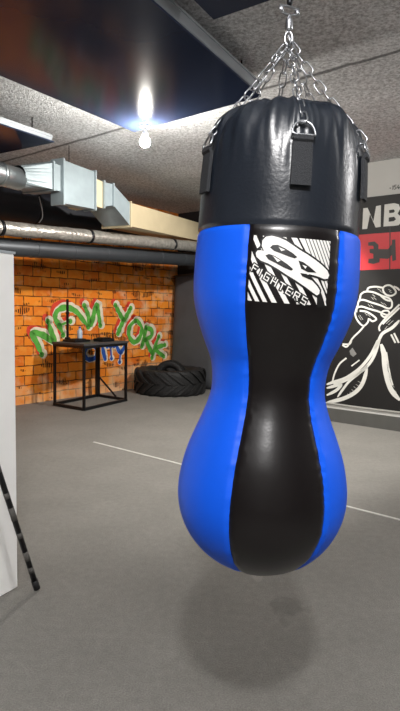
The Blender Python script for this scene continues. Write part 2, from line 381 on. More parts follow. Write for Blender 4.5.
GREEN = [[(0.433,0.706),(0.357,0.868),(0.274,1.028),(0.453,0.994),(0.656,0.883),(0.607,1.028),(0.542,1.196)],[(0.822,0.985),(0.749,1.131),(0.676,1.244),(0.722,1.357),(0.885,1.405),(1.062,1.349),(1.199,1.22),(1.31,1.1)],[(0.749,1.131),(0.955,1.194)],[(1.23,1.441),(1.31,1.284),(1.351,1.124),(1.413,1.26),(1.486,1.462),(1.529,1.285),(1.561,1.122)],[(1.891,1.456),(1.974,1.339),(2.088,1.213),(2.177,1.315),(2.247,1.415)],[(2.088,1.213),(2.01,1.087),(1.952,0.98)],[(2.363,1.194),(2.23,1.095),(2.211,0.937),(2.33,0.822),(2.471,0.893),(2.523,1.061),(2.431,1.175),(2.363,1.194)],[(2.63,1.078),(2.579,0.87),(2.526,0.739)],[(2.63,1.067),(2.774,1.026),(2.765,0.911),(2.6,0.862)],[(2.633,0.853),(2.706,0.732),(2.791,0.612)],[(2.969,0.905),(2.874,0.725),(2.793,0.522)],[(3.135,0.742),(2.892,0.681),(3.109,0.528)]]
BLUE = [[(1.471,0.759),(1.36,0.791),(1.251,0.745),(1.238,0.643),(1.317,0.581),(1.44,0.594),(1.485,0.665)],[(1.607,0.781),(1.64,0.656),(1.668,0.566)],[(1.714,0.77),(1.866,0.77)],[(1.789,0.766),(1.809,0.565)],[(1.914,0.786),(2.013,0.655),(2.121,0.775)],[(2.013,0.655),(1.994,0.492)]]
HATCH = [[(-0.031,1.592),(-0.002,1.565)],[(-0.003,1.592),(0.031,1.561)],[(-0.019,1.624),(0.015,1.597)],[(-0.069,1.51),(-0.04,1.479)],[(-0.036,1.501),(-0.002,1.47)],[(-0.105,1.4),(-0.073,1.373)],[(-0.069,1.387),(-0.034,1.356)],[(0.087,1.534),(0.124,1.507)],[(0.124,1.521),(0.156,1.494)],[(0.071,1.668),(0.109,1.641)],[(0.17,1.685),(0.206,1.667)],[(0.182,1.659),(0.216,1.645)],[(0.034,1.696),(0.076,1.673)],[(0.166,1.279),(0.213,1.325)],[(0.19,1.262),(0.245,1.317)],[(0.147,1.211),(0.181,1.248)],[(-0.186,1.366),(-0.146,1.312)],[(-0.168,1.376),(-0.122,1.317)],[(-0.21,0.482),(-0.157,0.452)],[(-0.18,0.51),(-0.127,0.49)],[(-0.234,0.444),(-0.192,0.418)],[(-0.259,0.411),(-0.227,0.384)],[(-0.156,0.553),(-0.109,0.537)],[(-0.285,0.383),(-0.257,0.355)],[(0.178,0.793),(0.213,0.757)],[(0.196,0.722),(0.231,0.677)],[(0.224,0.64),(0.264,0.593)],[(0.251,0.57),(0.296,0.524)],[(0.283,0.501),(0.327,0.465)]]

def on_back(off): return lambda p: A0 + U * p[0] + Z * p[1] + W * off
g = MB()
for s in GREEN:
    q = [V(p) + V((-.035, .055)) for p in s]
    add_stroke(g, q, .12, on_back(.002), 0, wob=.3, dot=True)
for s in GREEN: add_stroke(g, [V(p) + V((.028, .012)) for p in s], .15, on_back(.004), 1, wob=.3, dot=True)
for s in BLUE: add_stroke(g, [V(p) + V((.012, .01)) for p in s], .115, on_back(.004), 1, wob=.3, dot=True)
for s in GREEN: add_stroke(g, s, .088, on_back(.006), 2, wob=.4, dot=True)
for s in BLUE: add_stroke(g, s, .07, on_back(.006), 3, wob=.4, dot=True)
go = g.build('graffiti_lettering', [M['spray_red'], M['spray_white'], M['spray_green'], M['spray_blue']], wb, recalc=False)
go['label'] = 'green and blue spray painted words NEW YORK CITY'

# ---------------------------------------------------------------- banner on the right wall
def on_right(off): return lambda p: RC + W * p[0] + Z * p[1] - U * off
T = thing('wall_banner', 'black banner with arm wrestling fists, white NB and red block on right wall', 'banner', RC + Z * .222)
b = MB(); f = on_right(.003)
b.prism([f(p) for p in [(-1.02, .222), (1.9, .222), (1.9, 2.79), (-1.02, 2.79)]], U * -.012)
b.build('banner_cloth', M['banner'], T)
def flat(polys, off, m, name, parent, th=.002, lab=None):
    b = MB()
    for p in polys: b.prism([on_right(off)(q) for q in p], -U * th)
    o = b.build(name, m, parent)
    if lab: o['label'] = lab
    return o
# red block with a dark broken pattern
red = flat([[(-.95, 2.352), (1.30, 2.352), (1.30, 1.928), (-.95, 1.918)]], .0155, M['red'], 'red_block', T)
flat(DK, .018, M['banner_dark'], 'dark_pattern', red)
nl = flat([NB[0]], .0155, M['banner_white'], 'letter', T, .0015, 'white letter N')
lb = flat([NB[1]], .0155, M['banner_white'], 'letter', T, .0015, 'white letter B'); flat(BH[:1], .0175, M['banner'], 'letter_opening', lb); flat(BH[1:], .0175, M['banner'], 'letter_opening', lb)
dr = MB()
for w, s in FIST + ARM:
    add_stroke(dr, s, w * 1.15 + .003, on_right(.0165), 0, taper=w > .02)
for s in HATCH: add_stroke(dr, s, .009, on_right(.0165), 0, sm=False)
mx = .60    # the opponent's arm, outside the frame, mirrors the drawn one
for w, s in ARM[:5] + ARM[7:8]:
    add_stroke(dr, [(2 * mx - p[0], p[1]) for p in s], w, on_right(.0165), 0)
add_stroke(dr, [(-1.0, .235), (1.88, .235)], .012, on_right(.0165), 0, taper=False)
dr.build('fist_drawing', M['banner_white'], T, recalc=False)['label'] = 'white line drawing of two clasped fists and forearms'
flat(BLOB, .0165, M['banner_grey'], 'scuff_mark', T)
b = MB()
for s in S154: add_stroke(b, s, .011, on_right(.002), 0, taper=False, sm=False)
b.build('small_lettering', M['print_black'], wr, recalc=False)['label'] = 'small black figures on the white wall above the banner'

# ---------------------------------------------------------------- ceiling canopies
def canopy(name, label, quad, z, th, film, group):
    """quad: plan outline. Dark film below, pale aluminium edge, drop rods to the ceiling."""
    q = [V((p[0], p[1], 0)) for p in quad]; c = sum(q, V()) / 4
    T = thing(name, label, 'ceiling panel', (c.x, c.y, z), group)
    inn = [p - (c - p).normalized() * .03 for p in q]
    b = MB(); b.prism([p + Z * z for p in inn], Z * .012); b.build('dark_film', film, T)
    for i in range(4):
        b = MB(); p0, p1 = q[i], q[(i + 1) % 4]
        b.bar(p0 + Z * (z + .014 + th / 2), p1 + Z * (z + .014 + th / 2), .03, th, bev=.004)
        b.bar(p0 + Z * (z + th - .006), p1 + Z * (z + th - .006), .05, .012)
        b.build('edge_rail', M['alu'], T)
    for p in q:
        s = p + (c - p).normalized() * .18
        b = MB(); b.tube([s + Z * (z + th - .03), s + Z * (CZ - .002)], .006, 8); b.build('drop_rod', M['dark_steel'], T)
    return T
canopy('ceiling_panel', 'long glossy dark navy ceiling panel hung above the room', [(-.64, 5.024), (.40, 4.17), (-1.74, .44), (-3.19, 1.32)], 3.0, .09, M['film'], None)
canopy('ceiling_panel', 'dark ceiling panel corner beside the chain at the top edge', [(.055, 3.10), (1.28, 2.26), (.80, 1.40), (-.45, 2.22)], 3.0, .05, M['film'], None)
canopy('ceiling_panel', 'small dark ceiling panel with white edge above the round duct', [(-1.481, 5.391), (-2.59, 6.07), (-4.29, 3.60), (-3.19, 2.92)], 3.0, .055, M['film'], None)

# the bulb lamp under the far corner of the long panel
T = thing('ceiling_lamp', 'lit round bulb lamp hanging from the corner of the dark ceiling panel', 'lamp', (-.516, 4.88, 3.0))
LC = V((-.516, 4.88, 2.862))
b = MB(); b.lathe(LC + Z * .036, [(0, .101), (.045, .101), (.045, .088), (.016, .08), (.016, .05), (.026, .045), (.026, 0), (0, 0)], 20); b.build('socket', M['board'], T)
b = MB(); b.lathe(LC, [(.045 * math.sin(PI * i / 12) + .0001, .045 * math.cos(PI * i / 12)) for i in range(13)], 20); b.build('bulb', M['bulb'], T)

# ---------------------------------------------------------------- ventilation along the back
DP = V((-1.861, 5.073, 0)); DD = V((.427, .904, 0)).normalized(); DN = V((-DD.y, DD.x, 0))   # DN: away from the camera
def dq(s, dep, z): return DP + DD * s + DN * dep + Z * z
T = thing('air_duct', 'silver ventilation duct with big square box running towards the back', 'duct', DP + Z * 2.5)
def section(sa, za0, za1, sb, zb0, zb1, d0a=0, d0b=0, dep=.42, flange=True):
    b = MB(); A = [dq(sa, d0a, za0), dq(sa, d0a + dep, za0), dq(sa, d0a + dep, za1), dq(sa, d0a, za1)]
    B = [dq(sb, d0b, zb0), dq(sb, d0b + dep, zb0), dq(sb, d0b + dep, zb1), dq(sb, d0b, zb1)]
    b.add(A + B, [[0, 1, 2, 3], [7, 6, 5, 4]] + [[i, (i + 1) % 4, 4 + (i + 1) % 4, 4 + i] for i in range(4)])
    if flange:
        for s_, z0, z1, d0 in ((sa, za0, za1, d0a), (sb, zb0, zb1, d0b)):
            c = dq(s_, d0 + dep / 2, (z0 + z1) / 2)
            b.box(c, (.022, dep + .035, z1 - z0 + .035), (DD, DN, Z))
    return b
b = MB(); rp = [dq(-2.6 + i * .25, .16, 2.66 + (i - 10) * .003) for i in range(13)]
b.tube(rp, .108, 24)
for i in (3, 7, 11): b.tube([rp[i] - DD * .02, rp[i] + DD * .02], .114, 24)
b.build('round_pipe', M['pipe'], T)
# round to square transition
b = MB(); n = 24; ra = []; rb = []
for k in range(n):
    a = 2 * PI * k / n; ca, sa = math.cos(a), math.sin(a)
    ra.append(dq(.38, .16 + ca * .109, 2.69 + sa * .109))
    m_ = max(abs(ca), abs(sa)); rb.append(dq(.75, .22 + ca / m_ * .2, 2.765 + sa / m_ * .135))
b.add(ra + rb, [[i, (i + 1) % n, n + (i + 1) % n, n + i] for i in range(n)], False)
b.box(dq(.75, .22, 2.765), (.025, .43, .30), (DD, DN, Z))
b.box(dq(.82, .22, 2.765), (.14, .40, .27), (DD, DN, Z))
b.build('transition', M['galv'], T)
b = section(.878, 2.511, 2.96, 1.44, 2.546, 2.965, dep=.14); b.build('square_box', M['galv'], T)
b = section(1.46, 2.585, 2.90, 1.60, 2.585, 2.89, .01, .01, .4, False); b.build('cream_collar', M['cream_duct'], T)
b = section(1.61, 2.60, 2.89, 1.80, 2.655, 2.90, 0, 0, .4); b.build('short_section', M['galv'], T)
b = section(1.82, 2.655, 2.90, 2.18, 2.47, 2.75, 0, 0, .4, False); b.build('drop_section', M['galv'], T)
b = section(2.19, 2.461, 2.755, 4.60, 2.535, 2.82, 0, 0, .42)
b.build('rectangular_run', M['cream_duct'], T)
for s_, z_ in ((-1.2, 2.77), (1.15, 2.965)):
    b = MB(); b.tube([dq(s_, .14, z_ - .02), dq(s_, .14, CZ - .002)], .005, 6); b.build('hanger', M['dark_steel'], T)
# black insulated duct behind it
T = thing('insulated_duct', 'thick black insulated duct between the silver duct and the brick wall', 'duct', A0 + W * .40 + Z * 2.5)
pts = [A0 + W * .42 + U * (-2.4 + i * .3) + Z * 2.72 for i in range(15)]
e0 = pts[-1]
pts += [e0 + U * (.28 * math.sin(t)) + Z * (-.0) + W * (.28 * (1 - math.cos(t))) for t in (.4, .8, 1.2, 1.55)]
b = MB(); b.tube(pts, .235, 20); b.build('sleeve', M['black_duct'], T)
for k in (4, 8, 12):
    b = MB(); b.tube([pts[k] - U * .015, pts[k] + U * .015], .242, 20); b.build('strap', M['dark_steel'], T)
# foil pipe and dark spiral pipe in front of the brick wall
def run(p, q, k, ext0=.9, ext1=.0):
    p, q = V(p), V(q); d = (q - p).normalized(); a = p - d * ext0; L = (q - a).length + ext1
    el = [a - d * (.02 + .16 * math.sin(t)) - W * (.16 * (1 - math.cos(t))) for t in (1.5, 1.1, .7, .35)]
    gap = (el[0] - A0).dot(W) - .01
    return [el[0] - W * gap * f_ for f_ in (1, .75, .5, .25)] + el + [a + d * (L * i / k) for i in range(k + 1)], d
pts, d = run((-2.217, 6.01, 2.262), (-.109, 8.676, 2.402), 60, 1.6, .35)
T = thing('foil_pipe', 'crinkled foil wrapped pipe running above the dark grey pipe', 'pipe', (pts[0].x, pts[0].y, 2.2))
b = MB(); b.tube(pts, .08, 18, wob=.18); b.build('foil_wrap', M['foil'], T)
for k in (26, 40, 58):
    b = MB(); b.tube([pts[k] - d * .02, pts[k] + d * .02], .088, 18); b.build('clamp', M['dark_steel'], T)
pts, d = run((-2.298, 6.228, 2.080), (-.11, 8.998, 2.228), 60, 1.6, .35)
T = thing('grey_pipe', 'smooth dark grey pipe with seams running above the brick wall graffiti', 'pipe', (pts[0].x, pts[0].y, 1.9))
b = MB(); b.tube(pts, .105, 24)
b.build('pipe_run', M['spiral'], T)
for k in range(12, 66, 6):
    b = MB(); n_ = 40; c = pts[k]; X = d.cross(Z).normalized(); Y_ = X.cross(d)
    b.tube([c + X * math.cos(a) * .1055 + Y_ * math.sin(a) * .1055 + d * (.05 * math.cos(a)) for a in [2 * PI * i / n_ for i in range(n_)]], .004, 6, closed=True)
    b.build('seam', M['spiral'], T)
# loop of cable hanging over the foil pipe
b = MB(); c0 = V((-2.11, 7.03, 2.9))
b.tube(smooth_line([(-1.96, 6.60, 2.72), (-1.93, 6.61, 2.58), (-1.925, 6.61, 2.48), (-1.96, 6.59, 2.41)], 5), .006, 6)
tag(b.build('loose_cable', M['cable']), 'thin pale cable drooping onto the foil pipe', 'cable')

# ---------------------------------------------------------------- table and what stands on it
def tp(a, b_, z=0): return V((-1.571, 7.284, z)) + V((.462, .863, 0)) * a + V((-.512, .376, 0)) * b_
e1 = V((.462, .863, 0)).normalized(); e2 = V((-.512, .376, 0)).normalized(); HT = .915
T = thing('table', 'tall black metal framed table standing by the brick wall', 'table', tp(.5, .5))
b = MB(); b.box(tp(.5, .5, HT - .014), (1.02, .68, .028), (e1, e2, Z), bev=.004); b.build('tabletop', M['table_wood'], T)
for a_, b_, w in ((0.01, 0.015, .036), (.99, .015, .036), (.01, .985, .036), (.99, .985, .06)):
    m_ = MB(); m_.box(tp(a_, b_, (HT - .028) / 2), (w, w, HT - .028), (e1, e2, Z), bev=.003); m_.build('leg', M['black_metal'], T)
for p, q in (((0, 0), (1, 0)), ((1, 0), (1, 1)), ((1, 1), (0, 1)), ((0, 1), (0, 0))):
    m_ = MB(); m_.bar(tp(*p, HT - .045), tp(*q, HT - .045), .03, .034); m_.build('top_rail', M['black_metal'], T)
    m_ = MB(); m_.bar(tp(*p, .022), tp(*q, .022), .034, .04); m_.build('bottom_rail', M['black_metal'], T)
m_ = MB(); m_.bar(tp(1, .95, .32), tp(1, .35, .04), .02, .02); m_.build('brace', M['black_metal'], T)
T = thing('stand', 'black upright post on a flat tray base at the left of the table', 'stand', tp(.3, .7, HT))
b = MB(); c = tp(.3, .7, HT + .016)
b.box(c, (.34, .27, .032), (e1, e2, Z), bev=.008); b.box(c + Z * .02, (.25, .18, .016), (e1, e2, Z), bev=.006); b.build('tray_base', M['plastic'], T)
b = MB(); c = tp(.2, .85, HT + .31); b.box(c, (.036, .03, .60), (e1, e2, Z), bev=.005); b.box(c + Z * .1, (.05, .045, .03), (e1, e2, Z), bev=.006); b.box(c - Z * .27, (.07, .07, .05), (e1, e2, Z), bev=.008); b.build('post', M['black_metal'], T)
c = tp(.36, .68, HT + .045); T = thing('bottle', 'pale clear bottle standing on the black tray on the table', 'bottle', c)
b = MB(); b.lathe(c, [(0, 0), (.036, 0), (.038, .01), (.038, .10), (.034, .115), (.016, .135), (.015, .15), (0, .15)], 18); b.build('bottle_body', M['bottle'], T)
b = MB(); b.lathe(c + Z * .15, [(0, 0), (.018, 0), (.018, .022), (0, .022)], 14); b.build('cap', M['cap'], T)
c = tp(.70, .36, HT); T = thing('router', 'flat black box with a short antenna at the right of the table', 'router', c)
b = MB(); b.box(c + Z * .022, (.30, .20, .044), (e1, e2, Z), bev=.01); b.box(c + Z * .05, (.2, .13, .016), (e1, e2, Z), bev=.006); b.build('casing', M['plastic'], T)
b = MB(); b.tube([c + e1 * .13 - e2 * .07 + Z * .04, c + e1 * .13 - e2 * .07 + Z * .16], .008, 8); b.build('antenna', M['plastic'], T)

# ---------------------------------------------------------------- tyres
def tyre(T, c, R, r, w, ax, lugs, name='tread'):
    """ax = (X, Y, axis)."""
    X, Y, A = ax; b = MB(); h = w / 2
    prof = [(r, -h * .55), (r + .02, -h * .8), (r + (R - r) * .35, -h), (R - .06 * R, -h * .97), (R - .02 * R, -h * .84), (R * .985, -h * .5), (R * .985, h * .5), (R - .02 * R, h * .84), (R - .06 * R, h * .97), (r + (R - r) * .35, h), (r + .02, h * .8), (r, h * .55), (r - .012, 0), (r, -h * .55)]
    b.lathe(c, prof, 56, (X, Y, A)); b.build('carcass', M['rubber'], T)
    b = MB()
    for k in range(lugs):
        for sgn in (1, -1):
            a = 2 * PI * (k + (.5 if sgn > 0 else 0)) / lugs; st = 5; vs = []
            for i in range(st + 1):
                t = i / st; hh = sgn * h * (.98 - .95 * t); aa = a + t * .42 * 18 / lugs
                wd = .62 * PI / lugs * .55; ro = R * (1.035 if t > .12 else 1.0); ri = R * .955
                for (rr, da) in ((ri, -wd), (ro, -wd), (ro, wd), (ri, wd)):
                    vs.append(c + X * math.cos(aa + da) * rr + Y * math.sin(aa + da) * rr + A * hh)
            fs = [[0, 1, 2, 3], [st * 4 + 3, st * 4 + 2, st * 4 + 1, st * 4]]
            for i in range(st):
                fs += [[i * 4 + j, i * 4 + (j + 1) % 4, (i + 1) * 4 + (j + 1) % 4, (i + 1) * 4 + j] for j in range(4)]
            b.add(vs, fs)
    b.build('tread_lugs', M['rubber'], T)
c = V((-.50, 9.12, .205)); T = thing('tractor_tyre', 'big black tractor tyre lying flat on the floor by the brick wall', 'tyre', (c.x, c.y, 0))
tyre(T, c, .59, .335, .41, (V((1, 0, 0)), V((0, 1, 0)), Z), 18)
c2 = V((-.50, 9.14, .275)); T = thing('small_tyre', 'small black tyre standing upright in the hole of the tractor tyre', 'tyre', (c2.x, c2.y, 0))
AX = V((.25, 1, 0)).normalized(); tyre(T, c2, .262, .15, .15, (V((AX.y, -AX.x, 0)), Z, AX), 20)
# tall charcoal pad in the corner
T = thing('floor_mat', 'tall charcoal padded mat standing in the dark corner behind the tyre', 'mat', (-.19, 9.83, 0))
pl, pr_ = V((-.54, 10.06, 0)), V((.26, 9.44, 0)); dd = (pr_ - pl).normalized(); nb = V((-dd.y, dd.x, 0)); lean = .10
b = MB(); nx, nz = 16, 24; rows = []
for side in (0, 1):
    for j in range(nz + 1):
        for i in range(nx + 1):
            s_, t = i / nx, j / nz; edge = min(s_, 1 - s_, t, 1 - t); pf = .055 * (1 - math.exp(-edge * 26))
            off = (-.01 - pf if side == 0 else .01 + pf) + .012 * noise.noise(V((s_ * 3, t * 4, side * 5)))
            fl_ = .05 * max(0, .25 - t) * s_ * 4
            rows.append(pl.lerp(pr_, s_) + dd * fl_ + nb * (off + lean * t) + Z * (.002 + t * (2.03 + .06 * s_)))
k = (nx + 1) * (nz + 1); fs = []
for side in (0, 1):
    for j in range(nz):
        for i in range(nx):
            q = side * k + j * (nx + 1) + i; fs.append([q, q + 1, q + nx + 2, q + nx + 1])
loop = [i for i in range(nx + 1)] + [j * (nx + 1) + nx for j in range(1, nz + 1)] + [nz * (nx + 1) + i for i in range(nx - 1, -1, -1)] + [j * (nx + 1) for j in range(nz - 1, 0, -1)]
fs += [[loop[i], loop[(i + 1) % len(loop)], k + loop[(i + 1) % len(loop)], k + loop[i]] for i in range(len(loop))]
b.add(rows, fs, True); b.build('cover', M['pad'], T)
b = MB(); b.tube([pl + nb * (lean) - nb * .03 + Z * 2.02 , pr_ + nb * lean - nb * .03 + Z * 2.08], .016, 8); b.build('top_piping', M['spiral'], T)

# ---------------------------------------------------------------- white board and pole
q = V((-.893, 2.602, 0)); dn = V((.487, .873, 0)).normalized(); nn = V((.873, -.487, 0)).normalized()
T = thing('partition_board', 'plain white board standing upright at the left edge', 'board', q - dn * .6)
b = MB(); b.box(q - dn * .65 - nn * .025 + Z * .825, (1.30, .05, 1.65), (dn, nn, Z), bev=.004); b.build('panel', M['board'], T)
b = MB(); b.box(q - dn * .65 - nn * .025 + Z * 1.656, (1.31, .056, .012), (dn, nn, Z)); b.build('top_edge', M['alu'], T)
for s_ in (.25, 1.05):
    b = MB(); b.bar(q - dn * s_ - nn * .05 + Z * .02, q - dn * s_ - nn * .45 + Z * .02, .05, .04); b.bar(q - dn * s_ - nn * .42 + Z * .03, q - dn * s_ - nn * .05 + Z * .7, .03, .03); b.build('foot', M['board'], T)
p0, p1 = V((-.7897, 2.5759, .008)), V((-.9147, 2.4397, .6247)); pd = (p1 - p0).normalized(); LP = 1.14
T = thing('pole', 'black worn pole leaning against the white board', 'pole', p0)
b = MB(); b.tube([p0 + pd * .03, p0 + pd * LP], .0135, 14); b.build('shaft', M['pole'], T)
b = MB(); b.tube([p0, p0 + pd * .05], .0165, 14); b.build('rubber_tip', M['rubber'], T)
for a_, c_ in ((.10, .13), (.17, .22), (.30, .33), (.40, .47), (.52, .55), (.66, .72), (.85, .88)):
    b = MB(); b.tube([p0 + pd * a_, p0 + pd * c_], .0142, 14); b.build('tape_band', M['tape'], T)

# ---------------------------------------------------------------- the punching bag
B0 = V((.1440, 1.2, .9944)); AXB = V((.0370, 0, .9993)).normalized(); XB = V((AXB.z, 0, -AXB.x))
PROF = [(.8200, .112), (.8120, .128), (.7960, .145), (.7780, .1555), (.7550, .1620), (.7263, .1660), (.6584, .1705), (.5942, .1722), (.5402, .1755), (.4858, .1775), (.4309, .1761), (.3978, .17), (.3646, .1596), (.3312, .1469), (.2976, .1331), (.2639, .1268), (.23, .1262), (.196, .134), (.1618, .1464), (.1274, .16), (.0929, .1725), (.0582, .1816), (.0233, .1876), (0, .1889)]
PROF = PROF[::-1]
BOTS = -.179
def rad(s):
    if s <= 0:
        t = max(0, 1 - (s / BOTS) ** 2); return .1889 * math.sqrt(t) * (1 if s > -.15 else 1)
    for i in range(len(PROF) - 1):
        a, b_ = PROF[i], PROF[i + 1]
        if a[0] <= s <= b_[0]:
            p = PROF[max(i - 1, 0)]; n_ = PROF[min(i + 2, len(PROF) - 1)]
            t = (s - a[0]) / (b_[0] - a[0]); h = b_[0] - a[0]
            m0 = (b_[1] - p[1]) / max(b_[0] - p[0], 1e-6) * h; m1 = (n_[1] - a[1]) / max(n_[0] - a[0], 1e-6) * h
            return (2 * t ** 3 - 3 * t * t + 1) * a[1] + (t ** 3 - 2 * t * t + t) * m0 + (-2 * t ** 3 + 3 * t * t) * b_[1] + (t ** 3 - t * t) * m1
    return PROF[-1][1]
SEAMS = [-26, 37, 154, 214]
STRAPS = [4, 64, 124, 184, 240, 292]
SB = .568
def dang(a, b_): return abs((a - b_ + 180) % 360 - 180)
def bag(th, s, off=0.0, detail=True):
    """Point on the bag surface: th in degrees from the front, s along the axis."""
    r = rad(s)
    if detail:
        if s < SB:
            d = min(dang(th, k) for k in SEAMS); g_ = math.exp(-(d * r * PI / 180 / .006) ** 2)
            r -= .0045 * g_
            g2 = math.exp(-(d * r * PI / 180 / .016) ** 2)
            r += .0026 * g2 * noise.noise(V((s * 95, th // 20 * 3.1, 1.7)))
            r += .0018 * noise.noise(V((math.sin(th * PI / 180) * 2.2, math.cos(th * PI / 180) * 2.2, s * 5)))
        r -= .003 * math.exp(-((s - SB) / .004) ** 2)
        if s > SB:
            k = min(1, max(0, (s - .64) / .15)); x = th * PI / 180
            fold = noise.noise(V((math.sin(x) * 5.5, math.cos(x) * 5.5, s * 5 + 3))) + .6 * noise.noise(V((math.sin(x) * 12, math.cos(x) * 12, s * 9)))
            r += .011 * k * k * fold
            r += .003 * noise.noise(V((math.sin(x) * 2.4, math.cos(x) * 2.4, s * 6 + 9)))
            ds = min(dang(th, q_) for q_ in STRAPS)
            r += .006 * k * math.exp(-(ds / 9) ** 2) * noise.noise(V((th * .45, s * 14, 2)))
    a = th * PI / 180
    return B0 + AXB * s + (XB * math.sin(a) + V((0, -1, 0)) * math.cos(a)) * (r + off)
BAG = thing('punching_bag', 'black and blue waisted punching bag hanging from six chains', 'punching bag', B0 + AXB * BOTS)
def panel(name, t0, t1, m, lab):
    b = MB(); nt_, ns = max(30, int((t1 - t0) / 1.3)), 150; vs = []
    # parameter runs evenly along the profile, dense towards the bottom pole
    ss = [BOTS * math.cos(PI / 2 * i / 36) for i in range(36)] + [SB * i / (ns - 36) for i in range(ns - 35)]
    for s_ in ss:
        for i in range(nt_ + 1): vs.append(bag(t0 + (t1 - t0) * i / nt_, min(s_, SB)))
    n_ = nt_ + 1; fs = [[j * n_ + i, j * n_ + i + 1, (j + 1) * n_ + i + 1, (j + 1) * n_ + i] for j in range(len(ss) - 1) for i in range(nt_)]
    b.add(vs, fs, True); o = b.build(name, m, BAG, recalc=True); o['label'] = lab
    return o
front = panel('front_panel', -26, 37, M['vinyl_panel'], 'black front panel')
panel('side_panel', 37, 154, M['blue'], 'blue right side panel')
panel('back_panel', 154, 214, M['vinyl_panel'], 'black back panel')
panel('side_panel', 214, 334, M['blue'], 'blue left side panel')
b = MB(); nt_ = 300; ss = [SB + (.8200 - SB) * i / 60 for i in range(61)]; vs = []
for s_ in ss:
    for i in range(nt_): vs.append(bag(360 * i / nt_, s_))
for fr, dz in ((.95, .004), (.88, .003), (.6, -.012), (.25, -.02), (.01, -.022)):      # gathered lid
    for i in range(nt_):
        p = bag(360 * i / nt_, .82); c = B0 + AXB * (.82 + dz); vs.append(c + (p - (B0 + AXB * .82)) * fr)
rows_ = len(vs) // nt_
b.add(vs, [[j * nt_ + i, j * nt_ + (i + 1) % nt_, (j + 1) * nt_ + (i + 1) % nt_, (j + 1) * nt_ + i] for j in range(rows_ - 1) for i in range(nt_)], True)
b.build('top_band', M['vinyl'], BAG)['label'] = 'glossy black upper band with gathered rim'

# chains
def link_mesh(mb, c, d, side, L=.030, w=.0165, r=.0016):
    pts = []; hl = (L - w) / 2
    for i in range(16):
        a = 2 * PI * i / 16; x = math.cos(a) * w / 2; y = math.sin(a) * w / 2 + (hl if math.sin(a) >= 0 else -hl)
        pts.append(c + side * x + d * y)
    mb.tube(pts, r, 7, closed=True)
def chain(parent, a, b_, pitch=.0235, name='chain'):
    a, b_ = V(a), V(b_); d = (b_ - a); n_ = max(1, round(d.length / pitch)); dn_ = d.normalized(); st = d.length / n_
    h = V((1, 0, 0)) if abs(dn_.x) < .8 else V((0, 1, 0)); s1 = dn_.cross(h).normalized(); s2 = dn_.cross(s1)
    s1, s2 = (s1 + s2 * .6).normalized(), (s2 - s1 * .6).normalized()
    T_ = bpy.data.objects.new(name, None); COL.objects.link(T_); T_.parent = parent; T_.location = a - wpos(parent); T_.empty_display_size = .05
    for i in range(n_):
        m_ = MB(); sag = -Z * .010 * math.sin(PI * (i + .5) / n_) if abs(dn_.z) < .95 else V((0, 0, 0))
        link_mesh(m_, a + dn_ * st * (i + .5) + sag, dn_, s1 if i % 2 else s2, st + .007)
        m_.build('link', M['zinc'], T_, recalc=False)
APEX = V((.1765, 1.2, 1.966))
for k, th in enumerate(STRAPS):
    a = th * PI / 180; rd = XB * math.sin(a) + V((0, -1, 0)) * math.cos(a); tg = XB * math.cos(a) + V((0, 1, 0)) * math.sin(a)
    m_ = MB(); vs = []; ns = 22; nw = 6
    hw = .0195
    for layer in (0, 1):
        for j in range(ns + 1):
            s_ = .640 + (.731 - .640) * j / ns
            for i in range(nw + 1):
                x = -hw + 2 * hw * i / nw
                p = bag(th + math.degrees(x / .172), s_, 0, False) + rd * (.0085 + (.003 if layer else -.004) + (.004 if j > ns - 3 else 0))
                vs.append(p)
    kk = (ns + 1) * (nw + 1); fs = []
    for ly in (0, 1):
        for j in range(ns):
            for i in range(nw):
                q_ = ly * kk + j * (nw + 1) + i; fs.append([q_, q_ + 1, q_ + nw + 2, q_ + nw + 1])
    lp = list(range(nw + 1)) + [j * (nw + 1) + nw for j in range(1, ns + 1)] + [ns * (nw + 1) + i for i in range(nw - 1, -1, -1)] + [j * (nw + 1) for j in range(ns - 1, 0, -1)]
    fs += [[lp[i], lp[(i + 1) % len(lp)], kk + lp[(i + 1) % len(lp)], kk + lp[i]] for i in range(len(lp))]
    m_.add(vs, fs, False); st_ = m_.build('strap', M['web'], BAG)
    base = bag(th, .731, .013, False)
    m_ = MB(); up_ = (AXB * .92 - rd * .30).normalized(); pts = [base - tg * .0225, base + tg * .0225]
    pts = [base + tg * (.0215 * math.cos(t)) + up_ * (.003 + .026 * math.sin(t)) for t in [PI * i / 12 for i in range(13)]]
    pts = [base + tg * x for x in (.0215, .015, .005, -.005, -.015)][::-1] + pts
    m_.tube(pts, .0021, 8, closed=True); m_.build('d_ring', M['zinc'], st_, recalc=False)
    top = base + up_ * .029
    side = V((math.sin(a), -math.cos(a), 0)) * .006
    chain(BAG, APEX + side, top, .0242)
# swivel, snap hook and top chain
m_ = MB(); m_.tube([APEX + V((.008 * math.cos(t), .0, .012 + .014 * math.sin(t))) for t in [2 * PI * i / 16 for i in range(16)]], .0028, 8, closed=True)
m_.tube([APEX + V((0, .014 * math.cos(t), .004 + .012 * math.sin(t))) for t in [2 * PI * i / 16 for i in range(16)]], .003, 8, closed=True); m_.build('gathering_ring', M['zinc'], BAG, recalc=False)
m_ = MB(); c = APEX + Z * .026
m_.lathe(c, [(0, 0), (.006, 0), (.008, .004), (.008, .022), (.006, .027), (.0035, .03), (.0035, .036), (0, .036)], 16); m_.build('swivel', M['zinc'], BAG)
m_ = MB(); c = APEX + Z * .068
m_.tube([c + V((.021 * math.cos(t), .008 * math.cos(t), .0085 * math.sin(t))) for t in [2 * PI * i / 24 for i in range(24)]], .003, 8, closed=True)
m_.lathe(c + V((-.018, -.007, -.008)), [(0, 0), (.0052, 0), (.0052, .016), (0, .016)], 6)
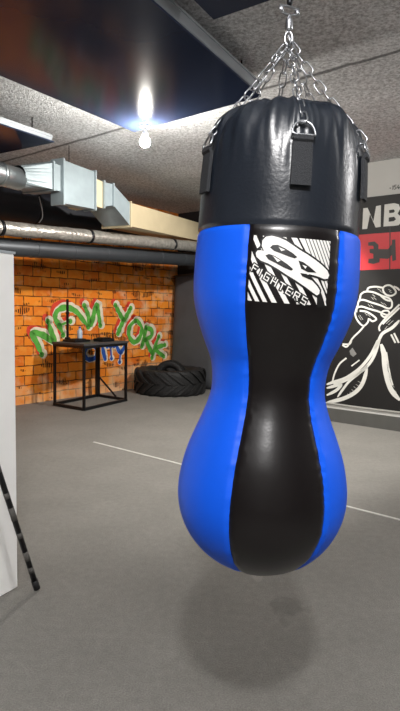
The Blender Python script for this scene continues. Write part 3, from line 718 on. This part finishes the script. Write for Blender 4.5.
m_.lathe(c + V((.018, .007, -.008)), [(0, 0), (.0052, 0), (.0052, .016), (0, .016)], 6); m_.build('shackle', M['zinc'], BAG, recalc=False)
m_ = MB(); c = APEX + Z * .078
m_.lathe(c, [(0, 0), (.004, 0), (.0062, .006), (.0062, .014), (.003, .02), (0, .02)], 14); m_.build('eye_bolt', M['dark_steel'], BAG)
m_ = MB()
for dx in (-.0035, .0035): m_.tube([c + V((dx, 0, .012)), V((c.x + dx, c.y, CZ - .06))], .0014, 6)
m_.build('hanging_cable', M['dark_steel'], BAG)
m_ = MB(); hc = V((c.x, c.y, CZ - .06)); m_.tube([hc + V((.016 * math.cos(t), 0, .016 * math.sin(t))) for t in [2 * PI * i / 18 for i in range(18)]], .004, 8, closed=True)
m_.lathe(V((c.x, c.y, CZ - .05)), [(0, 0), (.006, 0), (.006, .042), (.045, .042), (.045, .049), (0, .049)], 20); m_.build('ceiling_hook', M['zinc'], BAG, recalc=False)

# logo printed on the front panel: drawn on a 400 x 360 sheet and laid on the curved vinyl
def logo_pt(p, off):
    x, y = p[0] / 100, p[1] / 100
    th = -28.7227 + 14.0108 * x + .1503 * y + .316 * x * x + .2841 * x * y + .1 * y * y
    s_ = .565 - .0463 * y + .0005 * x * x + .0001 * x * y - .0001 * y * y
    return bag(th, s_, off)
def clip(poly, quad):
    out = [V(p) for p in poly]
    for i in range(len(quad)):
        a, b_ = V(quad[i]), V(quad[(i + 1) % len(quad)]); inp = out; out = []
        ins = lambda p: (b_.x - a.x) * (p.y - a.y) - (b_.y - a.y) * (p.x - a.x) >= 0
        for j in range(len(inp)):
            p, q_ = inp[j - 1], inp[j]
            if ins(p) != ins(q_):
                d1 = (b_.x - a.x) * (p.y - a.y) - (b_.y - a.y) * (p.x - a.x); d2 = (b_.x - a.x) * (q_.y - a.y) - (b_.y - a.y) * (q_.x - a.x)
                out.append(p + (q_ - p) * (d1 / (d1 - d2)))
            if ins(q_): out.append(q_)
        if not out: return []
    return out
LG = MB()
def lay(poly, off, mi):
    if len(poly) < 3: return
    p = [V((q_[0], q_[1], 0)) for q_ in poly]; bm = bmesh.new(); vs = [bm.verts.new(q_) for q_ in p]
    for t in tessellate_polygon([p]):
        try: bm.faces.new([vs[i] for i in t])
        except ValueError: pass
    for _ in range(5):
        long_ = [e_ for e_ in bm.edges if e_.calc_length() > 13]
        if not long_: break
        bmesh.ops.subdivide_edges(bm, edges=long_, cuts=1); bmesh.ops.triangulate(bm, faces=bm.faces[:])
    bm.verts.index_update()
    LG.add([logo_pt(v.co, off) for v in bm.verts], [[v.index for v in f_.verts] for f_ in bm.faces], True, mi); bm.free()
quad = [(46, 40), (364, 60), (338, 322), (22, 304)]
def stripe(c0, w, k, off, mi, y0=0, y1=360, q=quad):
    lay(clip([(c0 - w / 2 + k * y0, y0), (c0 + w / 2 + k * y0, y0), (c0 + w / 2 + k * y1, y1), (c0 - w / 2 + k * y1, y1)], q), off, mi)
for c_, w_ in ((-118, 18), (-88, 17), (-57, 17), (-22, 20), (26, 20), (70, 15), (108, 18), (148, 14), (186, 22)): stripe(c_, w_, .5, .0007, 0)
wq = [(247, 52), (364, 60), (345, 250), (325, 255)]
lay(clip([(205 + .5 * 40, 40), (420, 40), (420, 360), (205 + .5 * 360, 360)], quad), .0007, 0)
for c_ in (236, 250, 264, 278, 292, 306, 320, 334, 348): stripe(c_, 3.6, .36, .0011, 1)
lay([(300, 262), (314, 262), (340, 330), (300, 330)], .0013, 1); lay([(318, 268), (326, 266), (342, 322), (336, 322)], .0016, 0)
def grow(poly, d):
    n_ = len(poly); c_ = sum((V(p) for p in poly), V((0, 0))) / n_; area = sum(poly[i - 1][0] * poly[i][1] - poly[i][0] * poly[i - 1][1] for i in range(n_)); sg = 1 if area > 0 else -1
    out = []
    for i in range(n_):
        t = (V(poly[(i + 1) % n_]) - V(poly[i - 1])).normalized(); out.append(V(poly[i]) + V((t.y, -t.x)) * d * sg)
    return out
blob = [(82, 84), (84, 62), (98, 47), (122, 43), (150, 50), (178, 62), (205, 80), (232, 99), (262, 117), (292, 137), (320, 158), (344, 180), (352, 198), (345, 213), (328, 214), (300, 203), (268, 195), (258, 200), (280, 222), (300, 244), (310, 260), (308, 274), (298, 280), (280, 268), (250, 245), (215, 220), (180, 198), (145, 174), (110, 154), (80, 143), (62, 128), (58, 113), (64, 103), (80, 101), (92, 104), (88, 96)]
lay(grow(blob, 8), .0016, 1); lay(blob, .0022, 0)
for h in ([(116, 90), (126, 80), (146, 79), (175, 93), (205, 112), (222, 128), (212, 133), (190, 126), (160, 114), (132, 104)],
          [(98, 122), (112, 116), (136, 124), (158, 138), (184, 156), (206, 176), (198, 182), (170, 170), (138, 152), (110, 138)],
          [(226, 141), (244, 147), (266, 163), (296, 189), (262, 187), (236, 174)],
          [(232, 191), (256, 194), (280, 210), (292, 225), (264, 215), (240, 204)]): lay(h, .0028, 1)
for l_ in ([(150, 88), (160, 104), (176, 100)], [(128, 124), (146, 148), (158, 142)], [(240, 158), (252, 174), (258, 164)]): lay(l_, .0033, 0)
GL = {'F': [[(0, 0), (0, 1), (.9, 1)], [(0, .5), (.7, .5)]], 'I': [[(.4, 0), (.4, 1)]], 'G': [[(.9, 1), (0, 1), (0, 0), (.9, 0), (.9, .5), (.45, .5)]],
      'H': [[(0, 0), (0, 1)], [(.9, 0), (.9, 1)], [(0, .5), (.9, .5)]], 'T': [[(0, 1), (1, 1)], [(.5, 1), (.5, 0)]],
      'E': [[(.9, 1), (0, 1), (0, 0), (.9, 0)], [(0, .5), (.7, .5)]], 'R': [[(0, 0), (0, 1), (.9, 1), (.9, .5), (0, .5)], [(.4, .5), (.9, 0)]], 'S': [[(.9, 1), (0, 1), (0, .5), (.9, .5), (.9, 0), (0, 0)]]}
bx, by = V((.835, .55)), V((.42, -.91)); pen = V((42, 182))
for ch in 'FIGHTERS':
    wd = 12 if ch == 'I' else 21
    for s_ in GL[ch]:
        pts = [pen + bx * (x * wd) + by * (y * 27) for x, y in s_]
        for i in range(len(pts) - 1):
            a, b_ = pts[i], pts[i + 1]; t = (b_ - a).normalized(); n_ = V((-t.y, t.x)); a = a - t * 2; b_ = b_ + t * 2
            for w_, o_, k_, e_ in ((7, .0016, 1, 5), (2.1, .0022, 0, 0)): lay([a - n_ * w_ - t * e_, b_ - n_ * w_ + t * e_, b_ + n_ * w_ + t * e_, a + n_ * w_ - t * e_], o_, k_)
    pen = pen + bx * (wd + 13)
lo = LG.build('logo_print', [M['print_white'], M['print_black']], BAG, recalc=False); lo['label'] = 'white striped logo print with S shape and slanted lettering'

# ---------------------------------------------------------------- light
def lamp(name, kind, loc, power, col, size=.1, **kw):
    l = bpy.data.lights.new(name, kind); l.energy = power; l.color = col
    if kind == 'POINT': l.shadow_soft_size = size
    if kind == 'AREA': l.shape = 'DISK'; l.size = size
    o = bpy.data.objects.new(name, l); COL.objects.link(o); o.location = loc
    for k_, v_ in kw.items(): setattr(l, k_, v_)
    return o
lamp('ceiling_light_near', 'POINT', (.0, -.62, 2.64), 185, (1, .98, .97), .07)
lamp('added_fill_right', 'POINT', (3.7, 1.8, 2.6), 105, (1, .98, .97), .12)  # added fill without a fixture, brightens the banner, right floor and ceiling
sp = lamp('added_spot_back', 'SPOT', (1.2, 5.6, 3.12), 430, (1, .96, .9), spot_size=math.radians(125), spot_blend=.35, shadow_soft_size=.06)  # added unseen spot behind the bag, lights the bricks below the pipe shadow
sp.rotation_euler = V((-.55, .40, -1)).to_track_quat('-Z', 'Y').to_euler()
w = bpy.data.worlds.new('world'); S.world = w; w.use_nodes = True
w.node_tree.nodes['Background'].inputs[0].default_value = (.5, .55, .6, 1); w.node_tree.nodes['Background'].inputs[1].default_value = .1

# ---------------------------------------------------------------- camera
cam = bpy.data.cameras.new('camera'); co = bpy.data.objects.new('camera', cam); COL.objects.link(co)
cam.sensor_fit = 'AUTO'; cam.sensor_width = 36; cam.lens = 540 / 711 * 36; cam.clip_start = .02
P, R = math.radians(4.8), math.radians(1.0)
fw = V((0, math.cos(P), -math.sin(P))); u0 = V((0, math.sin(P), math.cos(P))); r0 = V((1, 0, 0))
rt = r0 * math.cos(R) + u0 * math.sin(R); up = u0 * math.cos(R) - r0 * math.sin(R)
mtx = Matrix((rt, up, -fw)).transposed().to_4x4(); mtx.translation = V((0, 0, 1.4)); co.matrix_world = mtx
S.camera = co
S.view_settings.view_transform = 'Standard'; S.view_settings.look = 'None'; S.view_settings.exposure = 0.2; S.view_settings.gamma = 1
S.view_settings.use_curve_mapping = False
